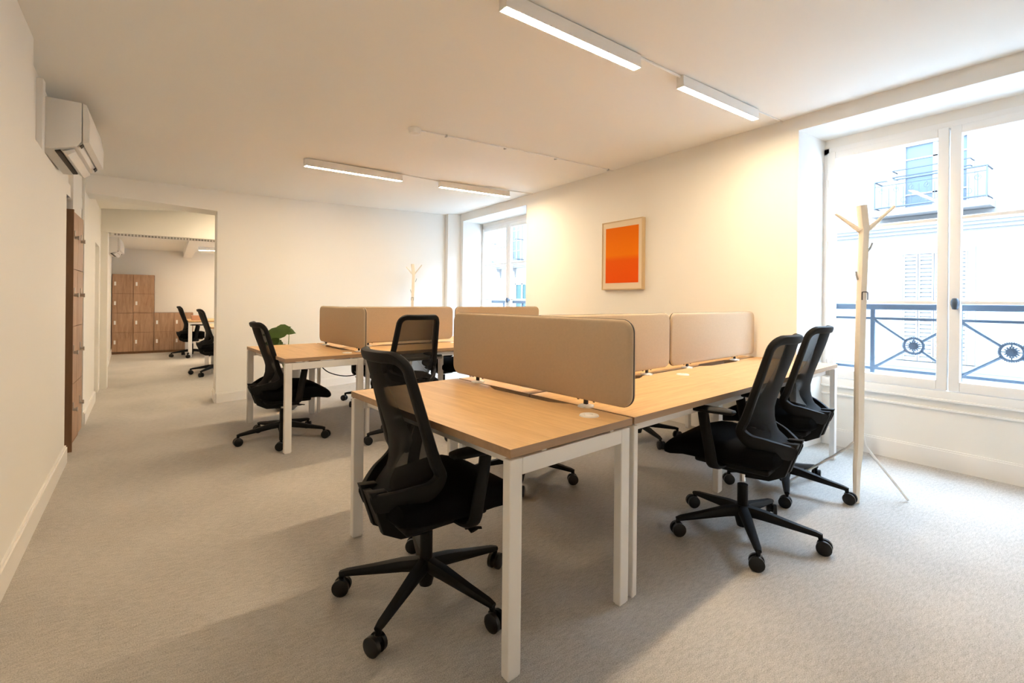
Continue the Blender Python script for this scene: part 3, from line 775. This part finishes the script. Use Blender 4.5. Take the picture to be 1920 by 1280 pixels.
# ------------------------------------------------------------ office chair
def rail_x(z): return -0.052 - 0.130*((z-0.53)/0.454)
def hw_(z): return 0.205 - 0.035*max(0, min(1, (z-0.55)/0.43))
def bsurf(u, z, hw=None):
    hw = hw or hw_(z)
    return Vector((rail_x(z) - 0.062*(1-(u/hw)**2)*(0.55+0.45*min(1, (z-0.5)/0.4)), u, z))
def make_chair():
    t = thing('office_chair', 'black office chair', 'chair', (0, 0, 0), 0, 'black mesh back office chairs')
    # base
    bm = NB()
    lathe(bm, [(0, 0.045), (0.026, 0.045), (0.030, 0.06), (0.040, 0.10), (0.040, 0.145), (0.032, 0.155), (0, 0.155)], 24)
    for k in range(5):
        a = 2*PI*k/5; c, s = math.cos(a), math.sin(a)
        P = [(0.02, 0.128), (0.10, 0.122), (0.22, 0.104), (0.325, 0.090), (0.352, 0.084)]
        S = [(0.028, 0.028), (0.026, 0.025), (0.021, 0.018), (0.017, 0.013), (0.013, 0.010)]
        sweep(bm, [(c*r, s*r, z) for r, z in P], S, (-s, c, 0), 10, 3.0)
        sweep(bm, [(c*0.342, s*0.342, 0.088), (c*0.345, s*0.345, 0.066), (c*0.345, s*0.345, 0.052)], [(0.011, 0.012), (0.010, 0.010), (0.008, 0.008)], (-s, c, 0), 10)
    obj('star_base', bm, 'black', t, True)
    for k in range(5):
        a = 2*PI*k/5; c, s = math.cos(a), math.sin(a)
        bm = NB(); w = random.uniform(0, 2*PI); dx, dy = math.cos(w), math.sin(w)
        ctr = Vector((c*0.352, s*0.352, 0.034)) + Vector((-dy, dx, 0))*0.008
        for sg in (-1, 1):
            p = ctr+Vector((dx, dy, 0))*sg*0.009; q = ctr+Vector((dx, dy, 0))*sg*0.027
            m1 = ctr+Vector((dx, dy, 0))*sg*0.024
            cyl(bm, p, m1, 0.034, n=20); cyl(bm, m1, q, 0.033, 0.027, n=20)
        cyl(bm, ctr-Vector((dx, dy, 0))*0.01, ctr+Vector((dx, dy, 0))*0.01, 0.010, n=10)
        bx(bm, c*0.345-0.012, c*0.345+0.012, s*0.345-0.012, s*0.345+0.012, 0.040, 0.064, 0.004)
        obj('caster', bm, 'rubber', t, True)
    bm = NB(); cyl(bm, (0, 0, 0.14), (0, 0, 0.262), 0.026, n=20)
    obj('column', bm, 'black', t, True)
    bm = NB(); cyl(bm, (0, 0, 0.255), (0, 0, 0.315), 0.014, n=16); obj('gas_piston', bm, 'chrome', t, True)
    up = []
    # mechanism + seat pan
    bm = NB(); bx(bm, -0.13, 0.12, -0.075, 0.075, 0.288, 0.345, 0.018, 3); bx(bm, -0.17, 0.19, -0.17, 0.17, 0.335, 0.368, 0.015, 3)
    up.append(obj('seat_mechanism', bm, 'black', t, True))
    bm = NB(); sweep(bm, [(0.06, -0.10, 0.33), (0.075, -0.20, 0.325), (0.085, -0.235, 0.322)], [(0.008, 0.006), (0.009, 0.005), (0.026, 0.005)], (1, 0, 0), 8)
    sweep(bm, [(0.06, -0.20, 0.325), (0.12, -0.225, 0.318)], [(0.014, 0.005), (0.010, 0.004)], (0, 1, 0), 8)
    up.append(obj('lever', bm, 'black', t, True))
    # seat cushion
    bm = NB()
    prof = [(-0.205, 0.435, 0.385, .17), (-0.19, 0.462, 0.368, .195), (-0.14, 0.474, 0.358, .215), (-0.06, 0.482, 0.353, .232), (0.04, 0.494, 0.350, .240), (0.12, 0.503, 0.350, .242), (0.18, 0.498, 0.352, .240), (0.24, 0.476, 0.352, .236), (0.285, 0.455, 0.344, .230), (0.318, 0.434, 0.338, .220), (0.338, 0.414, 0.340, .206), (0.349, 0.390, 0.350, .185), (0.352, 0.375, 0.360, .165)]
    rings = []; n = 28
    for x, zt, zb, hy in prof:
        ring = []
        for k in range(n):
            th = 2*PI*(k+0.5)/n; c, d = math.cos(th), math.sin(th); e = 3.4
            f = (abs(c)**e+abs(d)**e)**(-1/e)
            yy = hy*c*f; zz = (zt+zb)/2+(zt-zb)/2*d*f
            if d > 0: zz -= 0.010*(1-(yy/hy)**2)
            ring.append(bm.verts.new((x, yy, zz)))
        rings.append(ring)
    for A, B in zip(rings, rings[1:]):
        for k in range(n): bm.faces.new((A[k], A[(k+1) % n], B[(k+1) % n], B[k]))
    bm.faces.new(rings[0][::-1]); bm.faces.new(rings[-1])
    up.append(obj('seat', bm, 'blacksoft', t, True))
    # back frame: up one rail, across, down the other
    P = []
    z1, r = 0.990, 0.050; h = hw_(z1)
    low = smooth_path([(-0.244, 0.052, 0.438), (-0.205, 0.100, 0.455), (-0.150, 0.155, 0.477), (-0.088, 0.194, 0.502), (-0.053, 0.205, 0.548), tuple(bsurf(0.2045, 0.60, 0.2045))], 5)
    L = []
    for i, p in enumerate(low):
        f = i/(len(low)-1); g = max(0, min(1, (f-0.45)/0.45)); g = g*g*(3-2*g)
        sd = Vector((-0.35, 0, 0.94)).lerp(Vector((-0.95, 0, -0.30)), g)
        if 0 < g < 1: sd += Vector((-0.5, 0, 0.5))*(0.5-abs(g-0.5))
        L.append((p, (0.037-0.017*g, 0.014+0.008*g), sd))
    sdr = Vector((-0.95, 0, -0.30))
    for k in range(1, 9):
        z = 0.60+(z1-r-0.60)*k/8; L.append((bsurf(hw_(z), z), (0.019-0.002*k/8, 0.022-0.001*k/8), sdr))
    for k in range(1, 6):
        a = math.radians(90*k/6); u, z = h-r+r*math.cos(a), z1-r+r*math.sin(a)
        L.append((bsurf(u, z, h), (0.017, 0.021), sdr))
    T = [(bsurf((h-r)*(1-k/5), z1, h), (0.017, 0.021), sdr) for k in range(6)]
    half = L+T
    mir = [(Vector((p.x, -p.y, p.z)), q, sd) for p, q, sd in half[:-1]][::-1]
    full = half+mir
    bm = NB(); sweep(bm, [a for a, _, _ in full], [b for _, b, _ in full], [c for _, _, c in full], 16, 4.0)
    up.append(obj('back_frame', bm, 'black', t, True))
    bm = NB()
    for s in (-1, 1):
        prism(bm, [(-0.268, 0.492), (-0.212, 0.322), (-0.141, 0.284), (-0.03, 0.276), (-0.03, 0.316), (-0.120, 0.326), (-0.158, 0.345), (-0.178, 0.395), (-0.165, 0.445), (-0.20, 0.485)], 'y', s*0.030, s*0.068, 0.006)
    prism(bm, [(-0.258, 0.475), (-0.206, 0.330), (-0.138, 0.292), (-0.03, 0.286), (-0.03, 0.30), (-0.13, 0.312), (-0.185, 0.345), (-0.23, 0.475)], 'y', -0.04, 0.04)
    up.append(obj('back_bracket', bm, 'black', t, True))
    # net
    bm = NB(); nu, nv = 16, 14; G = []
    for j in range(nv+1):
        row = []
        for i in range(nu+1):
            v = j/nv; u = -1+2*i/nu
            z = 0.502+0.483*v
            h = hw_(z)-0.004
            if v < 0.2: h *= 0.90+0.10*(v/0.2)
            zz = z + (0.0 if v > .3 else 0.03*(abs(u)**3)*(1-v/.3))
            p = bsurf(u*h, zz, h); p.x -= 0.006
            if v < 0.32:      # foot of the net sweeps back along the two wings
                k3 = (1-v/0.32)**1.5; au = abs(u)
                q = Vector((-0.236+0.178*au**1.4, u*h*(0.98 if au > .3 else 1), 0.452+0.082*au))
                p = p.lerp(q, k3)
            if v > 0.85: 
                k2 = (v-0.85)/0.15; p.z -= 0.02*k2*(abs(u)**8)
            row.append(bm.verts.new(p))
        G.append(row)
    for j in range(nv):
        for i in range(nu): bm.faces.new((G[j][i], G[j][i+1], G[j+1][i+1], G[j+1][i]))
    up.append(obj('mesh_back', bm, 'net', t, True))
    for s in (-1, 1):
        bm = NB(); W = smooth_path([(0.055, s*0.13, 0.345), (0.058, s*0.215, 0.350), (0.062, s*0.262, 0.372), (0.072, s*0.272, 0.45), (0.092, s*0.274, 0.55), (0.104, s*0.272, 0.622)], 4)
        sweep(bm, W, [(0.030 - 0.004*min(1, i/len(W)*1.2), 0.013) for i in range(len(W))], (1, 0, 0), 10, 3.2)
        a = obj('armrest', bm, 'black', t, True); up.append(a)
        bm = NB(); pr = [(-0.105, 0.0, .018, .006), (-0.098, 0.002, .030, .011), (-0.06, 0.003, .040, .014), (0.03, 0.002, .043, .015), (0.11, 0.0, .041, .014), (0.15, -0.002, .032, .011), (0.158, -0.003, .018, .006)]
        sweep(bm, [(x+0.058, s*0.272, 0.637+z) for x, z, _, _ in pr], [(a_, b_) for _, _, a_, b_ in pr], (0, 1, 0), 14, 2.8)
        obj('arm_pad', bm, 'black', a, True)
    for o in up: o['up'] = 1
    return t
chair = make_chair()
used = [False]
def place_chair(x, y, yaw_deg, base_deg, raise_, label, group='black mesh back office chairs'):
    if not used[0]: c = chair; used[0] = True
    else: c = dup(master, (0, 0, 0), 0)
    c.location = (x, y, 0); c.rotation_euler = (0, 0, math.radians(yaw_deg)); c['label'] = label; c['group'] = group
    for ch in c.children:
        if ch.get('up'): ch.location.z = raise_
        else: ch.location.z = 0.0
        if ch.name.startswith(('star_base', 'caster')): ch.rotation_euler = (0, 0, math.radians(base_deg-yaw_deg))
        else: ch.rotation_euler = (0, 0, 0)
        if ch.name.startswith('gas_piston'): ch.scale = (1, 1, 1); ch.location.z = raise_*0.5
    return c
master = chair
place_chair(0.868, 1.793, 2, 0.9, 0.008, 'black mesh office chair nearest the camera, at the near end desk')
place_chair(2.451, 1.32, 101, 3.4, 0.045, 'black mesh office chair at window bench, left of the two')
place_chair(3.30, 1.50, 98, -9, 0.06, 'black mesh office chair at window bench, right one beside coat stand')
place_chair(0.812, 4.50, 2, 42, 0.0, 'black mesh office chair at the back left end desk, by the plant')
place_chair(1.70, 3.88, 92, 29.7, 0.075, 'black mesh office chair seen from behind at the back bench')
place_chair(2.015, 2.627, -85, -60, 0.0, 'black chair beyond near bench, one caster showing under the near end desk')
place_chair(3.42, 2.80, -88, -38, 0.0, 'black chair on the far side of near bench, only its star base showing')
place_chair(1.98, 5.55, -88, -150, 0.0, 'black chair on far side of back bench, seen under the end desk')
place_chair(2.85, 5.45, -80, 20, 0.0, 'black chair beyond the back bench, right of the mesh chair')
place_chair(0.40, 11.85, 0, 185, 0.02, 'farther black office chair in the far room by the lockers')
place_chair(0.62, 8.93, 0, 161, 0.02, 'closer black office chair in the far room, cut by the doorway edge')
for o in bpy.data.objects:
    if 'up' in o: del o['up']

# ------------------------------------------------------------ coat stands
def coat_stand(loc, rz, sc_, label):
    t = thing('coat_stand', label, 'coat stand', loc, rz, 'pale wooden coat stands')
    t.scale = (sc_, sc_, sc_)
    # local frame: +x = right as seen from the camera, +y away
    bm = NB()
    W = [(-0.022, -0.02, 0.0), (-0.008, -0.004, 0.20), (0.004, 0.0, 0.36), (0.004, 0, 0.8), (0.012, 0, 1.25), (0.022, 0, 1.60), (0.024, 0, 1.69)]
    sweep(bm, smooth_path(W, 4), [(0.015+0.011*min(1, i/9), 0.015+0.008*min(1, i/9)) for i in range(25)], (1, 0, 0), 10, 3.4)
    sweep(bm, [(0.024, 0, 1.675), (0.016, 0, 1.74), (0.008, 0, 1.815)], (0.030, 0.022), (1, 0, 0), 10, 3.4)
    obj('trunk', bm, 'birch', t, True)
    for s, P in ((1, [(0.035, 0, 1.655), (0.09, -0.03, 1.72), (0.155, -0.07, 1.80)]), (-1, [(0.0, 0, 1.66), (-0.045, 0.03, 1.71), (-0.105, 0.07, 1.775)])):
        bm = NB(); sweep(bm, P, [(0.016, 0.014), (0.012, 0.010), (0.008, 0.008)], (0, 1, 0), 8); obj('branch', bm, 'birch', t, True)
    for P in ([(0.045, 0.0, 1.53), (0.060, -0.005, 1.555), (0.068, -0.01, 1.585)], [(-0.012, 0.0, 1.36), (-0.022, -0.003, 1.385), (-0.026, -0.005, 1.41)]):
        bm = NB(); sweep(bm, P, [(0.006, 0.005)]*3, (0, 1, 0), 8); obj('peg', bm, 'greyplastic', t, True)
    bm = NB(); sweep(bm, smooth_path([(-0.010, -0.036, 1.235), (-0.010, -0.036, 1.275), (-0.006, -0.036, 1.283), (0.020, -0.036, 1.283), (0.024, -0.036, 1.275), (0.024, -0.036, 1.235)], 3), (0.003, 0.003), (0, 1, 0), 6)
    obj('hook_slot', bm, 'dark', t, True)
    for P in ([(0.03, 0.0, 0.40), (0.045, 0.0, 0.34), (0.31, 0.0, 0.01)], [(-0.02, 0.01, 0.36), (-0.04, 0.03, 0.32), (-0.24, 0.30, 0.01)]):
        bm = NB(); sweep(bm, [P[0], P[1], tuple(P[1][i]*0.5+P[2][i]*0.5 for i in range(3)), P[2]], (0.0072, 0.0072), (0, 1, 0), 8); obj('rod_leg', bm, 'metal', t, True)
    return t
coat_stand((3.445, 1.135, 0), -0.6237, 1.0, 'pale wooden branch coat stand in front of the near window')
coat_stand((3.06, 6.90, 0), -0.55, 0.97, 'pale wooden coat stand by back wall, top showing above screens').rotation_euler = (0, 0, -0.5)

# ------------------------------------------------------------ plant
t = thing('potted_plant', 'monstera plant in grey planter behind the back left desk', 'plant', (1.05, 5.66, 0))
bm = NB(); lathe(bm, [(0, 0.0), (0.085, 0.002), (0.125, 0.04), (0.145, 0.12), (0.150, 0.22), (0.146, 0.36), (0.140, 0.44), (0.132, 0.44), (0.134, 0.40), (0, 0.40)], 32)
obj('planter', bm, 'pot', t, True)
bm = NB(); lathe(bm, [(0, 0.415), (0.10, 0.412), (0.136, 0.405)], 24); obj('soil', bm, 'soil', t, True)
def leafmesh(bm, tip, base, w, up=(0, 0, 1)):
    tip, base = Vector(tip), Vector(base); d = (tip-base); L = d.length; d.normalize(); u = Vector(up)
    s = d.cross(u).normalized(); n = s.cross(d)
    sh = [(0.0, 0.0), (-0.06, 0.28), (0.05, 0.62), (0.18, 0.88), (0.34, 1.0), (0.5, 0.92), (0.66, 0.72), (0.8, 0.46), (0.92, 0.2), (1.0, 0.0)]
    mid = [bm.verts.new(base+d*L*max(0, a)-n*L*0.10*(a*a)) for a, _ in sh]
    for sg in (-1, 1):
        pr = None
        for i, (a, b) in enumerate(sh):
            if i in (0, len(sh)-1): v = mid[i]
            else:
                m = 0.80 if (i % 3 == 2) else 1.0
                v = bm.verts.new(base+d*L*a+s*sg*w*b*m-n*(L*0.10*(max(0,a)**2)+w*0.18*b))
            if pr is not None:
                vs = []
                for q in (mid[i-1], mid[i], v, pr):
                    if q not in vs: vs.append(q)
                if len(vs) > 2: bm.faces.new(vs)
            pr = v
leaves = [((-0.25, 0.0, 0.83), (0.00, -0.14, 0.885), 0.085), ((0.06, -0.16, 0.845), (-0.10, -0.06, 0.90), 0.055), ((-0.24, 0.05, 0.705), (-0.09, -0.05, 0.765), 0.060),
          ((0.01, -0.13, 0.665), (-0.08, -0.08, 0.70), 0.045), ((0.10, -0.16, 0.70), (0.02, -0.10, 0.665), 0.030), ((-0.10, 0.12, 0.66), (-0.04, 0.06, 0.74), 0.06)]
for tip, bs, w in leaves:
    bm = NB(); leafmesh(bm, tip, bs, w, (-0.35, -0.85, 0.55))
    bmesh.ops.solidify(bm, geom=bm.faces[:], thickness=0.0012)
    lf = obj('leaf', bm, 'leaf', t, True)
    bm = NB(); m = [bs[0]*0.6, bs[1]*0.6, bs[2]*0.72]
    cyl(bm, (bs[0]*0.15, bs[1]*0.15, 0.41), m, 0.005, n=6); cyl(bm, m, (bs[0], bs[1], bs[2]-0.004), 0.005, 0.003, n=6)
    obj('stem', bm, 'stem', lf, True)

# ------------------------------------------------------------ small things
t = thing('waste_bin', 'white rounded bin under the window end of near bench', 'bin', (4.00, 1.88, 0))
bm = NB(); 
for z0, z1, r0 in ((0.0, 0.34, 0.14),):
    P = rounded_rect(-0.19, 0.17, -0.13, 0.13, 0.05); prism(bm, P, 'z', 0.0, 0.34, 0.02, 3)
obj('bin_body', bm, 'plastic', t, True)
bm = NB(); prism(bm, rounded_rect(-0.175, 0.155, -0.115, 0.115, 0.04), 'z', 0.338, 0.343); obj('bin_opening', bm, 'dark', t)

t = thing('power_strip', 'black power block with cable coil hanging under the back left desk', 'power strip', wp(0.73, 3.95, 0))
bm = NB(); bx(bm, -0.06, 0.06, -0.03, 0.03, 0.50, 0.575, 0.01); obj('plug_block', bm, 'black', t)
bm = NB(); sweep(bm, [(-0.09+0.045*math.cos(a/10*2*PI), -0.03, 0.53+0.05*math.sin(a/10*2*PI)) for a in range(10)], (0.004, 0.004), (0, 1, 0), 6, closed=True)
sweep(bm, smooth_path([(-0.07, -0.03, 0.50), (-0.12, -0.04, 0.47), (-0.13, -0.03, 0.53), (-0.06, -0.02, 0.57)], 4), (0.004, 0.004), (0, 1, 0), 6)
obj('cable_coil', bm, 'greyplastic', t, True)
bm = NB(); sweep(bm, smooth_path([(0.05, -0.02, 0.52), (0.13, -0.10, 0.445), (0.26, -0.25, 0.42), (0.40, -0.38, 0.47), (0.50, -0.45, 0.56)], 6), (0.0055, 0.0055), (0, 1, 0), 8)
sweep(bm, smooth_path([(0.06, -0.0, 0.57), (0.11, -0.1, 0.61), (0.2, -0.2, 0.60), (0.26, -0.28, 0.66)], 5), (0.003, 0.003), (0, 1, 0), 6)
obj('cable', bm, 'black', t, True)

# far room desks
def far_desk(x, y, L, W, label):
    t = thing('desk', label, 'desk', (x, y, 0), 0.02)
    bm = NB(); bx(bm, 0, W, 0, L, TZ-TH, TZ); obj('desktop', bm, 'desk', t)
    for y0 in (0.0, L-LD):
        leg(t, 0.0, LW+0.01, y0, y0+LD); leg(t, W-LW, W, y0, y0+LD); crossbar(t, LW, W-LW, y0, y0+LD)
    return t
far_desk(0.33, 11.55, 1.2, 1.6, 'oak desk with white legs in the far room, farther of the two')
far_desk(0.56, 8.98, 1.22, 1.3, 'oak desk with white legs in the far room, half hidden by doorway')
bm = NB(); bx(bm, -0.11, 0.11, -0.08, 0.08, 0, 0.09, 0.003); bx(bm, -0.115, 0.115, -0.085, 0.085, 0.085, 0.10, 0.003)
o = obj('storage_box', bm, 'cardboard', loc=(0.50, 11.95, TZ)); tag(o, 'small salmon coloured box on the far room desk', 'box')

# ------------------------------------------------------------ light and camera
w = bpy.data.worlds.new('sky'); sc.world = w; w.use_nodes = True
nt = w.node_tree; bg = nt.nodes['Background']
tc = nt.nodes.new('ShaderNodeTexCoord'); sp = nt.nodes.new('ShaderNodeSeparateXYZ'); rp = nt.nodes.new('ShaderNodeValToRGB')
rp.color_ramp.elements[0].position = 0.0; rp.color_ramp.elements[0].color = (0.54, 0.70, 0.92, 1)
rp.color_ramp.elements[1].position = 1.0; rp.color_ramp.elements[1].color = (0.58, 0.78, 1.0, 1)
nt.links.new(tc.outputs['Generated'], sp.inputs[0]); nt.links.new(sp.outputs['Z'], rp.inputs['Fac']); nt.links.new(rp.outputs['Color'], bg.inputs['Color'])
bg.inputs['Strength'].default_value = 9.3

cam = bpy.data.cameras.new('camera'); co = bpy.data.objects.new('camera', cam); COL.objects.link(co)
yaw, roll = 0.6237, 0.010
f = Vector((math.sin(yaw), math.cos(yaw), 0)); r0 = Vector((math.cos(yaw), -math.sin(yaw), 0)); u0 = Vector((0, 0, 1))
r = r0*math.cos(roll)+u0*math.sin(roll); u = -r0*math.sin(roll)+u0*math.cos(roll)
co.matrix_world = Matrix(((r.x, u.x, -f.x, 0), (r.y, u.y, -f.y, 0), (r.z, u.z, -f.z, 1.2086), (0, 0, 0, 1)))
cam.sensor_fit = 'HORIZONTAL'; cam.sensor_width = 36; cam.lens = 895.5/1920*36
cam.shift_y = -(640-563.8)/1920; cam.clip_start = 0.02
sc.camera = co
sc.view_settings.view_transform = 'Standard'; sc.view_settings.look = 'None'
sc.view_settings.gamma = 1.0; sc.view_settings.use_curve_mapping = False
sc.view_settings.exposure = 1.85
sc.cycles.max_bounces = 10; sc.cycles.diffuse_bounces = 7; sc.cycles.transparent_max_bounces = 16
sc.cycles.use_denoising = True
sc.cycles.sample_clamp_indirect = 8.0
sc.cycles.caustics_reflective = False; sc.cycles.caustics_refractive = False
